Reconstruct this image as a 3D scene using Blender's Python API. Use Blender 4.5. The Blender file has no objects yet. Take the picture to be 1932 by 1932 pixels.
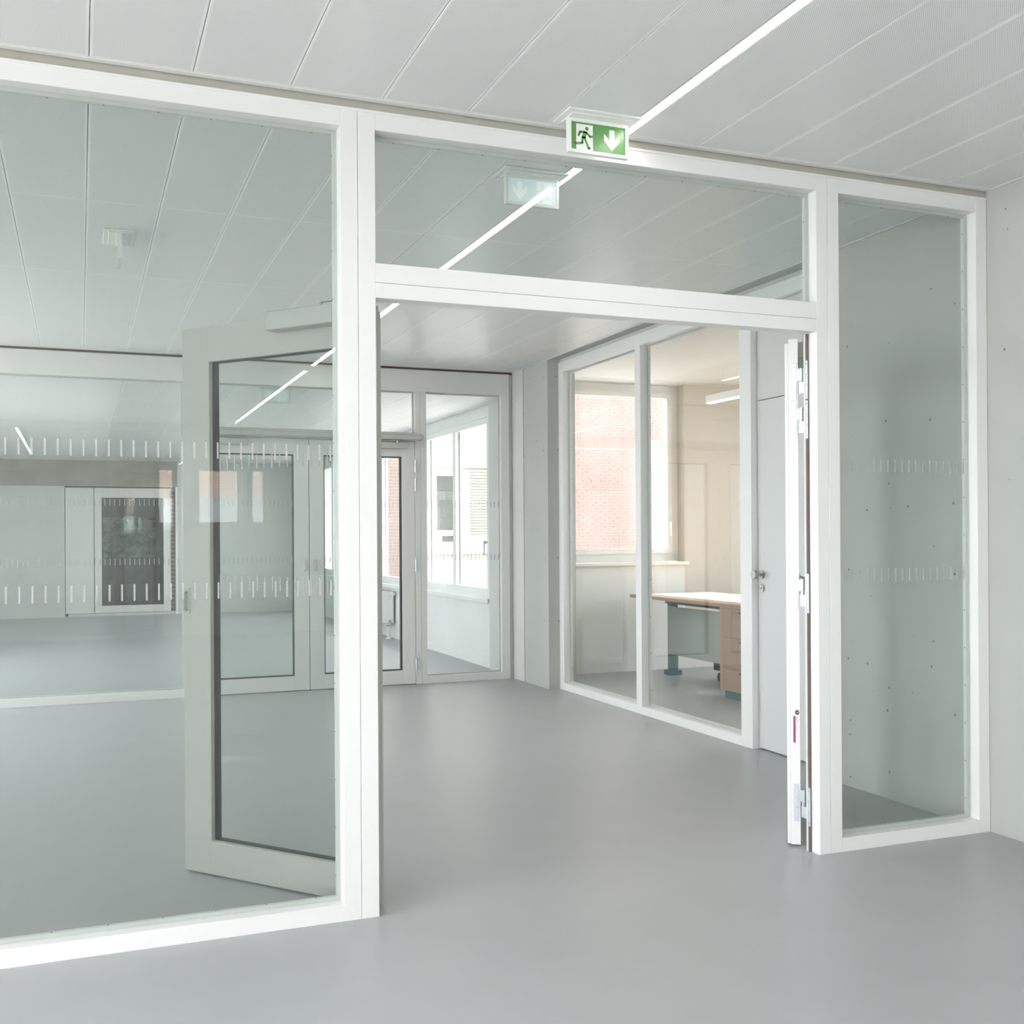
import bpy, bmesh, math, random
from mathutils import Vector, Matrix

random.seed(7)
scene = bpy.context.scene
col = scene.collection

# ------------------------------------------------------------------ camera
W_PX = 1932.0
F_PX = 2044.99
yaw, pitch, roll = -0.3792, 0.0013, -0.0061
cam_loc = Vector((-0.5191, -3.5424, 1.2741))
r_ = Vector((math.cos(yaw), math.sin(yaw), 0))
f_ = Vector((-math.sin(yaw), math.cos(yaw), 0))
u_ = Vector((0, 0, 1))
f2 = f_ * math.cos(pitch) + u_ * math.sin(pitch)
u2 = u_ * math.cos(pitch) - f_ * math.sin(pitch)
r3 = r_ * math.cos(roll) + u2 * math.sin(roll)
u3 = u2 * math.cos(roll) - r_ * math.sin(roll)
camd = bpy.data.cameras.new('camera')
cam = bpy.data.objects.new('camera', camd)
col.objects.link(cam)
m3 = Matrix((r3, u3, -f2)).transposed()
cam.matrix_world = Matrix.Translation(cam_loc) @ m3.to_4x4()
camd.sensor_width = 36.0
camd.lens = 36.0 * F_PX / W_PX
camd.shift_y = 42.18 / W_PX
camd.clip_start = 0.05
camd.clip_end = 300
scene.camera = cam

# ------------------------------------------------------------------ world, sun, exposure
SKY = 7.0
world = bpy.data.worlds.new('World')
scene.world = world
world.use_nodes = True
bg = world.node_tree.nodes['Background']
bg.inputs[0].default_value = (0.945, 0.97, 1.0, 1)
bg.inputs[1].default_value = SKY

sund = bpy.data.lights.new('sun', 'SUN')
sund.energy = 28.0
sund.color = (1.0, 0.92, 0.82)
sund.angle = math.radians(0.6)
sun = bpy.data.objects.new('sun', sund)
col.objects.link(sun)
sun.rotation_euler = Vector((0.34, -1.0, -0.85)).to_track_quat('-Z', 'Y').to_euler()
sun.location = (2, 20, 20)

scene.view_settings.view_transform = 'Standard'
scene.view_settings.look = 'None'
scene.view_settings.gamma = 1.0
scene.view_settings.use_curve_mapping = False
scene.view_settings.exposure = 0.36

cy = scene.cycles
cy.max_bounces = 10
cy.diffuse_bounces = 5
cy.glossy_bounces = 4
cy.transmission_bounces = 8
cy.transparent_max_bounces = 40
cy.use_denoising = True
cy.use_adaptive_sampling = True
cy.adaptive_threshold = 0.03
cy.use_light_tree = False
cy.sample_clamp_indirect = 12.0
cy.caustics_reflective = False
cy.caustics_refractive = False


def portal(loc, sx, sy, direction):
    d = bpy.data.lights.new('window_portal', 'AREA')
    d.shape = 'RECTANGLE'
    d.size, d.size_y = sx, sy
    d.cycles.is_portal = True
    o = bpy.data.objects.new('window_portal', d)
    col.objects.link(o)
    o.location = loc
    o.rotation_euler = Vector(direction).to_track_quat('-Z', 'Z').to_euler()
    return o


# ------------------------------------------------------------------ materials
def mat(name, color, rough=0.5, metal=0.0, spec=0.5, noise=None, bump=0.0, bscale=40.0):
    m = bpy.data.materials.new(name)
    m.use_nodes = True
    nt = m.node_tree
    b = nt.nodes['Principled BSDF']
    b.inputs['Base Color'].default_value = (*color, 1)
    b.inputs['Roughness'].default_value = rough
    b.inputs['Metallic'].default_value = metal
    b.inputs['Specular IOR Level'].default_value = spec
    if noise or bump:
        tc = nt.nodes.new('ShaderNodeTexCoord')
        nz = nt.nodes.new('ShaderNodeTexNoise')
        nz.inputs['Scale'].default_value = noise[0] if noise else bscale
        nz.inputs['Detail'].default_value = 5
        nt.links.new(tc.outputs['Object'], nz.inputs['Vector'])
        if noise:
            mx = nt.nodes.new('ShaderNodeMix')
            mx.data_type = 'RGBA'
            a = noise[1]
            mx.inputs[6].default_value = (*[c * (1 - a) for c in color], 1)
            mx.inputs[7].default_value = (*[min(1, c * (1 + a)) for c in color], 1)
            nt.links.new(nz.outputs['Fac'], mx.inputs[0])
            nt.links.new(mx.outputs[2], b.inputs['Base Color'])
        if bump:
            bp = nt.nodes.new('ShaderNodeBump')
            bp.inputs['Strength'].default_value = bump
            bp.inputs['Distance'].default_value = 0.002
            nt.links.new(nz.outputs['Fac'], bp.inputs['Height'])
            nt.links.new(bp.outputs['Normal'], b.inputs['Normal'])
    return m


def glass_mat(name, tint, refl=1.0):
    """thin sheet: Fresnel mix of clear and mirror, same from both sides"""
    m = bpy.data.materials.new(name)
    m.use_nodes = True
    nt = m.node_tree
    nt.nodes.clear()
    out = nt.nodes.new('ShaderNodeOutputMaterial')
    mix = nt.nodes.new('ShaderNodeMixShader')
    tr = nt.nodes.new('ShaderNodeBsdfTransparent')
    gl = nt.nodes.new('ShaderNodeBsdfGlossy')
    fr = nt.nodes.new('ShaderNodeFresnel')
    ge = nt.nodes.new('ShaderNodeNewGeometry')
    mr = nt.nodes.new('ShaderNodeMapRange')
    mr.inputs['To Min'].default_value = 1.5
    mr.inputs['To Max'].default_value = 1 / 1.5
    nt.links.new(ge.outputs['Backfacing'], mr.inputs['Value'])
    nt.links.new(mr.outputs['Result'], fr.inputs['IOR'])
    mul = nt.nodes.new('ShaderNodeMath')
    mul.operation = 'MULTIPLY'
    mul.inputs[1].default_value = refl
    nt.links.new(fr.outputs[0], mul.inputs[0])
    nt.links.new(mul.outputs[0], mix.inputs[0])
    tr.inputs[0].default_value = (*tint, 1)
    gl.inputs['Roughness'].default_value = 0.0
    gl.inputs[0].default_value = (1, 1, 1, 1)
    nt.links.new(tr.outputs[0], mix.inputs[1])
    nt.links.new(gl.outputs[0], mix.inputs[2])
    nt.links.new(mix.outputs[0], out.inputs['Surface'])
    return m


def emit_mat(name, color, strength):
    m = bpy.data.materials.new(name)
    m.use_nodes = True
    nt = m.node_tree
    b = nt.nodes['Principled BSDF']
    b.inputs['Base Color'].default_value = (*color, 1)
    b.inputs['Emission Color'].default_value = (*color, 1)
    b.inputs['Emission Strength'].default_value = strength
    return m


def perforated_mat(name, color):
    m = bpy.data.materials.new(name)
    m.use_nodes = True
    nt = m.node_tree
    b = nt.nodes['Principled BSDF']
    b.inputs['Roughness'].default_value = 0.33
    b.inputs['Specular IOR Level'].default_value = 0.55
    tc = nt.nodes.new('ShaderNodeTexCoord')
    mp = nt.nodes.new('ShaderNodeMapping')
    mp.inputs['Rotation'].default_value = (0, 0, math.radians(45))
    mp.inputs['Scale'].default_value = (1 / 0.0052,) * 3
    nt.links.new(tc.outputs['Object'], mp.inputs['Vector'])
    fr = nt.nodes.new('ShaderNodeVectorMath')
    fr.operation = 'FRACTION'
    nt.links.new(mp.outputs[0], fr.inputs[0])
    sb = nt.nodes.new('ShaderNodeVectorMath')
    sb.operation = 'SUBTRACT'
    sb.inputs[1].default_value = (0.5, 0.5, 0.0)
    nt.links.new(fr.outputs[0], sb.inputs[0])
    ml = nt.nodes.new('ShaderNodeVectorMath')
    ml.operation = 'MULTIPLY'
    ml.inputs[1].default_value = (1, 1, 0)
    nt.links.new(sb.outputs[0], ml.inputs[0])
    ln = nt.nodes.new('ShaderNodeVectorMath')
    ln.operation = 'LENGTH'
    nt.links.new(ml.outputs[0], ln.inputs[0])
    mr = nt.nodes.new('ShaderNodeMapRange')
    mr.inputs['From Min'].default_value = 0.24
    mr.inputs['From Max'].default_value = 0.34
    mr.inputs['To Min'].default_value = 1.0
    mr.inputs['To Max'].default_value = 0.0
    nt.links.new(ln.outputs['Value'], mr.inputs['Value'])
    # plain border around every sheet
    ab = nt.nodes.new('ShaderNodeVectorMath')
    ab.operation = 'ABSOLUTE'
    nt.links.new(tc.outputs['Object'], ab.inputs[0])
    sp = nt.nodes.new('ShaderNodeSeparateXYZ')
    nt.links.new(ab.outputs[0], sp.inputs[0])
    lx = nt.nodes.new('ShaderNodeMath'); lx.operation = 'LESS_THAN'; lx.inputs[1].default_value = 0.141
    ly = nt.nodes.new('ShaderNodeMath'); ly.operation = 'LESS_THAN'; ly.inputs[1].default_value = 0.68
    nt.links.new(sp.outputs[0], lx.inputs[0])
    nt.links.new(sp.outputs[1], ly.inputs[0])
    a1 = nt.nodes.new('ShaderNodeMath'); a1.operation = 'MULTIPLY'
    a2 = nt.nodes.new('ShaderNodeMath'); a2.operation = 'MULTIPLY'
    nt.links.new(lx.outputs[0], a1.inputs[0]); nt.links.new(ly.outputs[0], a1.inputs[1])
    nt.links.new(a1.outputs[0], a2.inputs[0]); nt.links.new(mr.outputs[0], a2.inputs[1])
    mx = nt.nodes.new('ShaderNodeMix'); mx.data_type = 'RGBA'
    mx.inputs[6].default_value = (*color, 1)
    mx.inputs[7].default_value = (*[c * 0.52 for c in color], 1)
    nt.links.new(a2.outputs[0], mx.inputs[0])
    nt.links.new(mx.outputs[2], b.inputs['Base Color'])
    return m


def concrete_mat(name, color):
    m = mat(name, color, 0.75, noise=(1.7, 0.07), spec=0.3)
    nt = m.node_tree
    b = nt.nodes['Principled BSDF']
    src = b.inputs['Base Color'].links[0].from_socket
    tc = nt.nodes.new('ShaderNodeTexCoord')
    vo = nt.nodes.new('ShaderNodeTexVoronoi')
    vo.voronoi_dimensions = '2D'
    vo.inputs['Scale'].default_value = 7
    sx = nt.nodes.new('ShaderNodeSeparateXYZ')
    nt.links.new(tc.outputs['Object'], sx.inputs[0])
    ad = nt.nodes.new('ShaderNodeMath')
    nt.links.new(sx.outputs[0], ad.inputs[0])
    nt.links.new(sx.outputs[1], ad.inputs[1])
    cb_ = nt.nodes.new('ShaderNodeCombineXYZ')
    nt.links.new(ad.outputs[0], cb_.inputs[0])
    nt.links.new(sx.outputs[2], cb_.inputs[1])
    nt.links.new(cb_.outputs[0], vo.inputs['Vector'])
    # pore size differs from cell to cell, most cells have none
    sp = nt.nodes.new('ShaderNodeSeparateColor')
    nt.links.new(vo.outputs['Color'], sp.inputs[0])
    sz = nt.nodes.new('ShaderNodeMapRange')
    sz.inputs['From Min'].default_value = 0.6
    sz.inputs['From Max'].default_value = 1.0
    sz.inputs['To Min'].default_value = 0.0
    sz.inputs['To Max'].default_value = 0.05
    nt.links.new(sp.outputs[0], sz.inputs['Value'])
    lt = nt.nodes.new('ShaderNodeMath'); lt.operation = 'LESS_THAN'
    nt.links.new(vo.outputs['Distance'], lt.inputs[0])
    nt.links.new(sz.outputs[0], lt.inputs[1])
    mx = nt.nodes.new('ShaderNodeMix'); mx.data_type = 'RGBA'
    mx.inputs[7].default_value = (*[c * 0.45 for c in color], 1)
    nt.links.new(lt.outputs[0], mx.inputs[0])
    nt.links.new(src, mx.inputs[6])
    nt.links.new(mx.outputs[2], b.inputs['Base Color'])
    return m


def brick_wall_mat(name, c1, c2, mortar):
    m = bpy.data.materials.new(name)
    m.use_nodes = True
    nt = m.node_tree
    b = nt.nodes['Principled BSDF']
    b.inputs['Roughness'].default_value = 0.85
    tc = nt.nodes.new('ShaderNodeTexCoord')
    mp = nt.nodes.new('ShaderNodeMapping')
    mp.inputs['Rotation'].default_value = (math.radians(90), 0, 0)
    br = nt.nodes.new('ShaderNodeTexBrick')
    br.inputs['Color1'].default_value = (*c1, 1)
    br.inputs['Color2'].default_value = (*c2, 1)
    br.inputs['Mortar'].default_value = (*mortar, 1)
    br.inputs['Scale'].default_value = 1.0
    br.inputs['Mortar Size'].default_value = 0.006
    br.inputs['Brick Width'].default_value = 0.23
    br.inputs['Row Height'].default_value = 0.072
    nt.links.new(tc.outputs['Object'], mp.inputs['Vector'])
    nt.links.new(mp.outputs[0], br.inputs['Vector'])
    nt.links.new(br.outputs['Color'], b.inputs['Base Color'])
    return m


M = {}
M['white'] = mat('white_paint', (0.83, 0.83, 0.82), 0.35)
M['bead'] = mat('bead_paint', (0.74, 0.75, 0.73), 0.4)
M['screw'] = mat('screw_steel', (0.25, 0.25, 0.23), 0.4, 0.6)
M['greywhite'] = mat('grey_white_paint', (0.74, 0.74, 0.72), 0.38)
M['ceil'] = perforated_mat('perforated_metal', (0.90, 0.905, 0.91))
M['ceil_base'] = mat('ceiling_void', (0.7, 0.7, 0.7), 0.6)
M['trim'] = mat('ceiling_trim_paint', (0.78, 0.78, 0.76), 0.4)
M['filler'] = mat('beige_joint_filler', (0.50, 0.48, 0.43), 0.8, noise=(14, 0.12))
M['floor'] = mat('grey_linoleum', (0.40, 0.41, 0.42), 0.36, noise=(5, 0.04), bump=0.06, bscale=5)
M['concrete'] = concrete_mat('fair_faced_concrete', (0.49, 0.50, 0.475))
M['concrete2'] = concrete_mat('painted_concrete', (0.62, 0.625, 0.61))
M['rough'] = mat('rough_concrete', (0.33, 0.31, 0.28), 0.9, noise=(3, 0.35), bump=0.6, bscale=12)
M['wall'] = mat('white_wall_paint', (0.80, 0.80, 0.79), 0.6)
M['officewall'] = mat('beige_wall_paint', (0.60, 0.53, 0.45), 0.6)
M['officewhite'] = mat('office_plaster', (0.80, 0.79, 0.76), 0.6)
M['glass'] = glass_mat('clear_glass', (0.93, 0.95, 0.94))
M['glassout'] = glass_mat('window_glass', (0.97, 0.98, 0.98))
M['black'] = mat('black_gasket', (0.035, 0.038, 0.036), 0.5)
M['brown'] = mat('brown_seal', (0.14, 0.10, 0.085), 0.6)
M['steel'] = mat('galvanised_steel', (0.60, 0.63, 0.67), 0.38, 0.6)
M['nickel'] = mat('brushed_nickel', (0.42, 0.41, 0.38), 0.35, 0.8)
M['closer'] = mat('closer_grey', (0.50, 0.50, 0.475), 0.45, 0.1)
M['leaf'] = mat('shaded_leaf_paint', (0.47, 0.465, 0.435), 0.38)  # white door paint darkened, shade on the open leaf put into its colour
M['door'] = mat('grey_door_laminate', (0.64, 0.65, 0.645), 0.5)
def film_mat(name, color, fac):
    m = mat(name, color, 0.8, spec=0.2)
    nt = m.node_tree
    b = nt.nodes['Principled BSDF']
    t = nt.nodes.new('ShaderNodeBsdfTransparent')
    x = nt.nodes.new('ShaderNodeMixShader')
    x.inputs[0].default_value = fac
    nt.links.new(t.outputs[0], x.inputs[1])
    nt.links.new(b.outputs[0], x.inputs[2])
    nt.links.new(x.outputs[0], nt.nodes['Material Output'].inputs['Surface'])
    return m


M['mark'] = film_mat('frosted_marking_film', (0.58, 0.57, 0.57), 0.65)
M['green'] = mat('sign_green', (0.13, 0.33, 0.10), 0.25)
M['signwhite'] = mat('sign_white', (0.86, 0.87, 0.85), 0.25)
M['signback'] = emit_mat('edge_lit_acrylic', (0.66, 0.76, 0.78), 0.22)
M['signghost'] = emit_mat('edge_lit_white', (0.78, 0.82, 0.83), 0.26)
M['lamp'] = emit_mat('light_strip_diffuser', (1.0, 0.955, 0.90), 15.0)
M['wood'] = mat('beech_laminate', (0.50, 0.33, 0.24), 0.4, noise=(9, 0.1))
M['woodface'] = mat('pinkish_wood_fronts', (0.42, 0.27, 0.20), 0.45)
M['teal'] = mat('teal_steel', (0.09, 0.20, 0.23), 0.4)
M['panel'] = mat('grey_green_panel', (0.42, 0.45, 0.41), 0.5)
M['dark'] = mat('dark_plastic', (0.03, 0.03, 0.03), 0.5)
M['magenta'] = mat('magenta_print', (0.36, 0.06, 0.17), 0.4)
M['ink'] = mat('black_print', (0.03, 0.03, 0.03), 0.4)
M['paleink'] = mat('grey_print', (0.45, 0.45, 0.45), 0.5)
M['sticker'] = mat('white_sticker', (0.84, 0.82, 0.80), 0.5)
M['brick'] = mat('red_brick', (0.265, 0.175, 0.158), 0.85, noise=(3.0, 0.2))
M['mortar'] = mat('pale_mortar', (0.52, 0.50, 0.48), 0.9)
M['brickwall'] = brick_wall_mat('brickwork', (0.30, 0.195, 0.175), (0.27, 0.18, 0.16), (0.54, 0.52, 0.50))
M['cream'] = mat('cream_render', (0.84, 0.82, 0.74), 0.9)
M['creamlight'] = mat('white_render', (0.86, 0.86, 0.84), 0.9)
M['greyrender'] = mat('blue_grey_render', (0.27, 0.30, 0.33), 0.9)
M['pane'] = mat('dark_window_pane', (0.20, 0.22, 0.21), 0.15)
M['ground'] = mat('pale_paving', (0.30, 0.30, 0.29), 0.9)
M['gloom'] = mat('dark_backing', (0.10, 0.11, 0.105), 0.9, noise=(2, 0.5))
M['film'] = mat('crumpled_plastic_film', (0.30, 0.31, 0.30), 0.3)


# ------------------------------------------------------------------ mesh helpers
def add_box(bm, x0, x1, y0, y1, z0, z1, bev=0.0):
    vs = [bm.verts.new((x, y, z)) for x in (x0, x1) for y in (y0, y1) for z in (z0, z1)]
    idx = [(0, 1, 3, 2), (4, 6, 7, 5), (0, 4, 5, 1), (2, 3, 7, 6), (0, 2, 6, 4), (1, 5, 7, 3)]
    fs = [bm.faces.new([vs[i] for i in f]) for f in idx]
    if bev > 0:
        es = {e for f in fs for e in f.edges}
        bmesh.ops.bevel(bm, geom=list(es), offset=bev, segments=1, affect='EDGES', profile=0.5)


def add_cyl(bm, p0, p1, r, seg=16, r2=None):
    p0, p1 = Vector(p0), Vector(p1)
    d = p1 - p0
    res = bmesh.ops.create_cone(bm, cap_ends=True, cap_tris=False, segments=seg,
                                radius1=r, radius2=r if r2 is None else r2, depth=d.length)
    q = d.to_track_quat('Z', 'Y')
    mt = Matrix.Translation((p0 + p1) / 2) @ q.to_matrix().to_4x4()
    bmesh.ops.transform(bm, matrix=mt, verts=res['verts'])


def add_prism(bm, pts, y0, y1):
    """polygon in x,z extruded from y0 (front) to y1"""
    a = [bm.verts.new((p[0], y0, p[1])) for p in pts]
    b = [bm.verts.new((p[0], y1, p[1])) for p in pts]
    n = len(pts)
    bm.faces.new(a)
    bm.faces.new(list(reversed(b)))
    for i in range(n):
        j = (i + 1) % n
        bm.faces.new((a[j], a[i], b[i], b[j]))


def link(name, bm, m, parent=None, smooth=False):
    bmesh.ops.recalc_face_normals(bm, faces=bm.faces)
    me = bpy.data.meshes.new(name)
    bm.to_mesh(me)
    bm.free()
    if smooth:
        for p in me.polygons:
            p.use_smooth = True
    me.materials.append(m)
    o = bpy.data.objects.new(name, me)
    col.objects.link(o)
    if parent:
        o.parent = parent
    return o


def box(name, x0, x1, y0, y1, z0, z1, m, parent=None, bev=0.0):
    bm = bmesh.new()
    add_box(bm, min(x0, x1), max(x0, x1), min(y0, y1), max(y0, y1), min(z0, z1), max(z0, z1), bev)
    return link(name, bm, m, parent)


def boxes(name, lst, m, parent=None, bev=0.0):
    bm = bmesh.new()
    for b in lst:
        add_box(bm, *b, bev)
    return link(name, bm, m, parent)


def copy_of(o, parent, loc):
    c = o.copy()
    col.objects.link(c)
    c.parent = parent
    c.location = loc
    return c


def tag(o, label, cat=None, group=None, kind=None):
    o['label'] = label
    if cat:
        o['category'] = cat
    if group:
        o['group'] = group
    if kind:
        o['kind'] = kind
    return o


def empty(name, loc=(0, 0, 0), rz=0.0):
    o = bpy.data.objects.new(name, None)
    o.empty_display_size = 0.1
    col.objects.link(o)
    o.location = loc
    o.rotation_euler = (0, 0, rz)
    return o


def ring(bm, x0, x1, z0, z1, w, y0, y1):
    """rectangular frame in the x-z plane, w wide, inside the given outline"""
    add_box(bm, x0, x0 + w, y0, y1, z0, z1)
    add_box(bm, x1 - w, x1, y0, y1, z0, z1)
    add_box(bm, x0 + w, x1 - w, y0, y1, z0, z0 + w)
    add_box(bm, x0 + w, x1 - w, y0, y1, z1 - w, z1)


ZC = 2.730      # ceiling
ZF = 2.700      # frame top
XC = 3.0816     # concrete wall face
XG = 3.180      # office glazing face
YB = 5.4455     # second partition
YFAR = 15.4

# ------------------------------------------------------------------ setting: floor, walls, ceilings
o = box('floor', -3.3, 6.7, -11.3, 15.7, -0.12, 0.0, M['floor'])
tag(o, 'continuous grey linoleum floor through all the rooms', kind='structure')


def wall_x(name, x0, x1, y0, y1, z0, z1, holes, m, label):
    """wall lying in a plane x = const; holes = (ya, yb, za, zb) sorted in y"""
    lst = []
    y = y0
    for (a, b, c, d) in holes:
        if a > y:
            lst.append((x0, x1, y, a, z0, z1))
        if c > z0:
            lst.append((x0, x1, a, b, z0, c))
        if d < z1:
            lst.append((x0, x1, a, b, d, z1))
        y = b
    if y < y1:
        lst.append((x0, x1, y, y1, z0, z1))
    o = boxes(name, lst, m)
    tag(o, label, kind='structure')
    return o


def wall_y(name, y0, y1, x0, x1, z0, z1, holes, m, label):
    lst = []
    x = x0
    for (a, b, c, d) in holes:
        if a > x:
            lst.append((x, a, y0, y1, z0, z1))
        if c > z0:
            lst.append((a, b, y0, y1, z0, c))
        if d < z1:
            lst.append((a, b, y0, y1, d, z1))
        x = b
    if x < x1:
        lst.append((x, x1, y0, y1, z0, z1))
    o = boxes(name, lst, m)
    tag(o, label, kind='structure')
    return o


# concrete wall on the right, with the office front set in its opening
wall_x('wall_right', XC, XC + 0.25, -11.3, 5.20, 0, 2.95, [(1.0, 4.683, 0, 2.735)], M['concrete'],
       'fair-faced concrete wall with small pores on the right')
o = box('trim_1', XC - 0.006, XC + 0.25, 5.204, 5.50, 0, 2.95, M['concrete2'])
tag(o, 'narrow pale concrete strip between the column and far partition', kind='structure')

# left wall of the hall, glazed
XL = -3.0
lwin = [(-10.6, -8.2, 0.12, 2.68), (-8.0, -5.6, 0.12, 2.68), (-5.4, -3.0, 0.12, 2.68), (-2.8, -0.2, 0.12, 2.68), (2.9, 5.35, 0.12, 2.68)]
wall_x('wall_left', XL - 0.25, XL, -11.3, 5.5, 0, 2.95, lwin, M['wall'], 'white wall with tall windows on the left')
rwin = [(0.38, 0.66, 1.42, 2.22), (0.88, 1.49, 1.42, 2.22), (1.57, 1.83, 1.42, 2.22)]
wall_y('wall_rear', -11.3, -11.05, XL, XC, 0, 2.95, rwin, M['wall'], 'white rear wall with a row of windows')

# space behind the second partition
FZ = 2.54
flwin = [(5.9, 9.4, 0.12, 2.43)]  # opening added out of view to brighten the far room
wall_x('wall_far_left', -3.2, -3.0, 5.55, 15.4, 0, 2.95, flwin, M['wall'], 'white side wall beyond the second partition')
FWX = 3.15
FW_Y0, FW_Y1, FW_Z0, FW_Z1 = 6.30, 14.32, 0.70, 2.43
wall_x('wall_far_right', FWX, FWX + 0.25, 5.5, 15.7, 0, 2.95, [(FW_Y0, FW_Y1, FW_Z0, FW_Z1)], M['wall'],
       'white parapet wall under the ribbon window beyond the second partition')
wall_y('wall_far', YFAR, YFAR + 0.3, 1.00, FWX, 0, 2.95, [], M['concrete2'], 'pale concrete end wall seen through the closed door leaf')
o = box('wall_far_lintel', -3.2, 1.0, YFAR, YFAR + 0.3, 2.12, 2.95, M['rough'])
tag(o, 'rough unfinished concrete lintel over the dark glazed door', kind='structure')
o = box('wall_far_side', -3.2, -0.75, YFAR, YFAR + 0.3, 0, 2.12, M['concrete2'])
tag(o, 'pale concrete end wall left of the dark glazed door', kind='structure')
o = box('baseboard_right', FWX - 0.014, FWX, 5.55, 15.4, 0, 0.10, M['wall'])
tag(o, 'white skirting board below the ribbon window', kind='structure')
# closed dark-coloured box added behind the far door to keep its glass dark
o = boxes('wall_dark_box', [(-3.0, 2.6, 18.2, 18.4, -0.1, 3.6), (2.5, 2.6, 15.7, 18.2, -0.1, 3.6), (-3.0, -2.9, 15.7, 18.2, -0.1, 3.6),
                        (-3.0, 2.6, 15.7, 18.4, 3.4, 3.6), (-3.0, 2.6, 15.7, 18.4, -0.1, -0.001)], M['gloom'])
tag(o, 'closed dark box added behind the far glazed door to keep out light', kind='structure')

# office
OZ = 2.712
OY = 5.49
ONX0, ONX1 = 3.42, 4.86      # window niche
wall_y('wall_office_back', OY, OY + 0.30, 3.30, 4.86, 0, 2.95, [(ONX0, 4.86, 0.985, 2.95)], M['officewhite'],
       'office end wall with the window niche')
wall_y('wall_office_end', OY, OY + 0.30, 4.86, 6.7, 0, 2.95, [], M['officewall'], 'plain beige office wall right of the window')
wall_x('wall_office_right', 6.5, 6.7, 0.6, OY + 0.3, 0, 2.95, [(1.4, 4.6, 0.8, 2.6)], M['officewall'], 'beige side wall of the office')
wall_y('wall_office_near', 0.6, 0.8, XC + 0.25, 6.7, 0, 2.95, [], M['officewhite'], 'white near wall of the office')
o = box('baseboard_office', 3.34, 6.5, OY - 0.012, OY, 0, 0.13, M['officewhite'])
tag(o, 'pale skirting board along the office end wall', kind='structure')
o = box('ceiling_office', XC + 0.25, 6.7, 0.6, OY + 0.3, OZ, 2.95, M['officewhite'])
tag(o, 'smooth warm white office ceiling', kind='structure')

# main ceiling
ceil = box('ceiling', XL, XC, -11.05, YB + 0.1, ZC + 0.028, 2.95, M['ceil_base'])
tag(ceil, 'pale grey perforated metal panel ceiling of the hall', kind='structure')
ceil2 = box('ceiling_far', -3.0, FWX, YB + 0.1, 15.4, FZ + 0.028, 2.95, M['ceil_base'])
tag(ceil2, 'bright metal panel ceiling beyond the second partition', kind='structure')
# slab, and storeys added above it to cut sky light on the brickwork
o = boxes('ceiling_slab', [(-3.25, XC + 0.25, -11.3, 15.7, 2.95, 3.1), (XC + 0.25, 6.7, 0.6, OY + 0.3, 2.95, 3.1)], M['ceil_base'])
tag(o, 'concrete slab above the suspended ceilings', kind='structure')

o = boxes('wall_added_storeys', [(-3.25, XC + 0.25, -11.3, OY + 0.3, 3.1, 10.5), (XC + 0.25, 6.7, 0.6, OY + 0.3, 3.1, 10.5)], M['creamlight'])
tag(o, 'unseen storeys added above the hall to shade the brickwork outside', kind='structure')

PL = 1.380
JX0 = -0.183
PP = 0.3031


def panel_proto(w, l):
    bm = bmesh.new()
    add_box(bm, -w / 2, w / 2, -l / 2, l / 2, 0, 0.020, 0.0016)
    bmesh.ops.recalc_face_normals(bm, faces=bm.faces)
    me = bpy.data.meshes.new('ceiling_panel')
    bm.to_mesh(me)
    bm.free()
    me.materials.append(M['ceil'])
    return me


protos = {}


def panel(x0, x1, y0, y1, z, parent):
    k = (round(x1 - x0, 3), round(y1 - y0, 3))
    if k not in protos:
        protos[k] = panel_proto(k[0], k[1])
    o = bpy.data.objects.new('ceiling_panel', protos[k])
    col.objects.link(o)
    o.parent = parent
    o.location = ((x0 + x1) / 2, (y0 + y1) / 2, z)
    return o


LX0, LX1 = 1.3025, 1.3475     # light slot
joints = [JX0 + PP * k for k in range(-4, 11)]
cols = []
for a, b in zip(joints[:-1], joints[1:]):
    if abs(b - 1.332) < 0.05:
        b = LX0 - 0.002
    if abs(a - 1.332) < 0.05:
        a = LX1 + 0.002
    cols.append((a, b))
cols.append((joints[-1], XC - 0.016))
front_rows = [(-0.032 - PL * (k + 1), -0.032 - PL * k) for k in range(2)]
mid_rows = [(0.088, 1.460), (1.460, 2.840), (2.840, 4.220), (4.220, 5.405)]
G = 0.0010
for (a, b) in cols:
    for (c, d) in front_rows + mid_rows:
        panel(a + G, b - G, c + G * 0.6, d - G * 0.6, ZC, ceil)
# the rest of the hall ceiling, out of the picture, in long sheets
boxes('ceiling_sheet', [(XL + 0.01, joints[0] - 0.002, -11.0, -0.032, ZC, ZC + 0.02),
                        (joints[0] + 0.002, LX0 - 0.002, -11.0, front_rows[-1][0] - 0.002, ZC, ZC + 0.02),
                        (LX1 + 0.002, XC - 0.016, -11.0, front_rows[-1][0] - 0.002, ZC, ZC + 0.02),
                        (XL + 0.01, joints[0] - 0.002, 0.088, 5.405, ZC, ZC + 0.02)], M['ceil'], ceil)
# ceiling trims along partitions and wall
boxes('edge_trim', [(XL, XC, -0.030, -0.004, ZC - 0.003, ZC + 0.02)], M['trim'], ceil, 0.001)
boxes('edge_trim', [(XL, XC, 0.066, 0.086, ZC - 0.003, ZC + 0.02)], M['trim'], ceil, 0.001)
boxes('edge_trim', [(XC - 0.014, XC - 0.001, -11.0, -0.032, ZC - 0.003, ZC + 0.02), (XC - 0.014, XC - 0.001, 0.088, 5.42, ZC - 0.003, ZC + 0.02)],
      M['trim'], ceil, 0.001)
boxes('edge_trim', [(XL, XC - 0.016, 5.407, 5.430, ZC - 0.003, ZC + 0.02)], M['trim'], ceil, 0.001)
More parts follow.
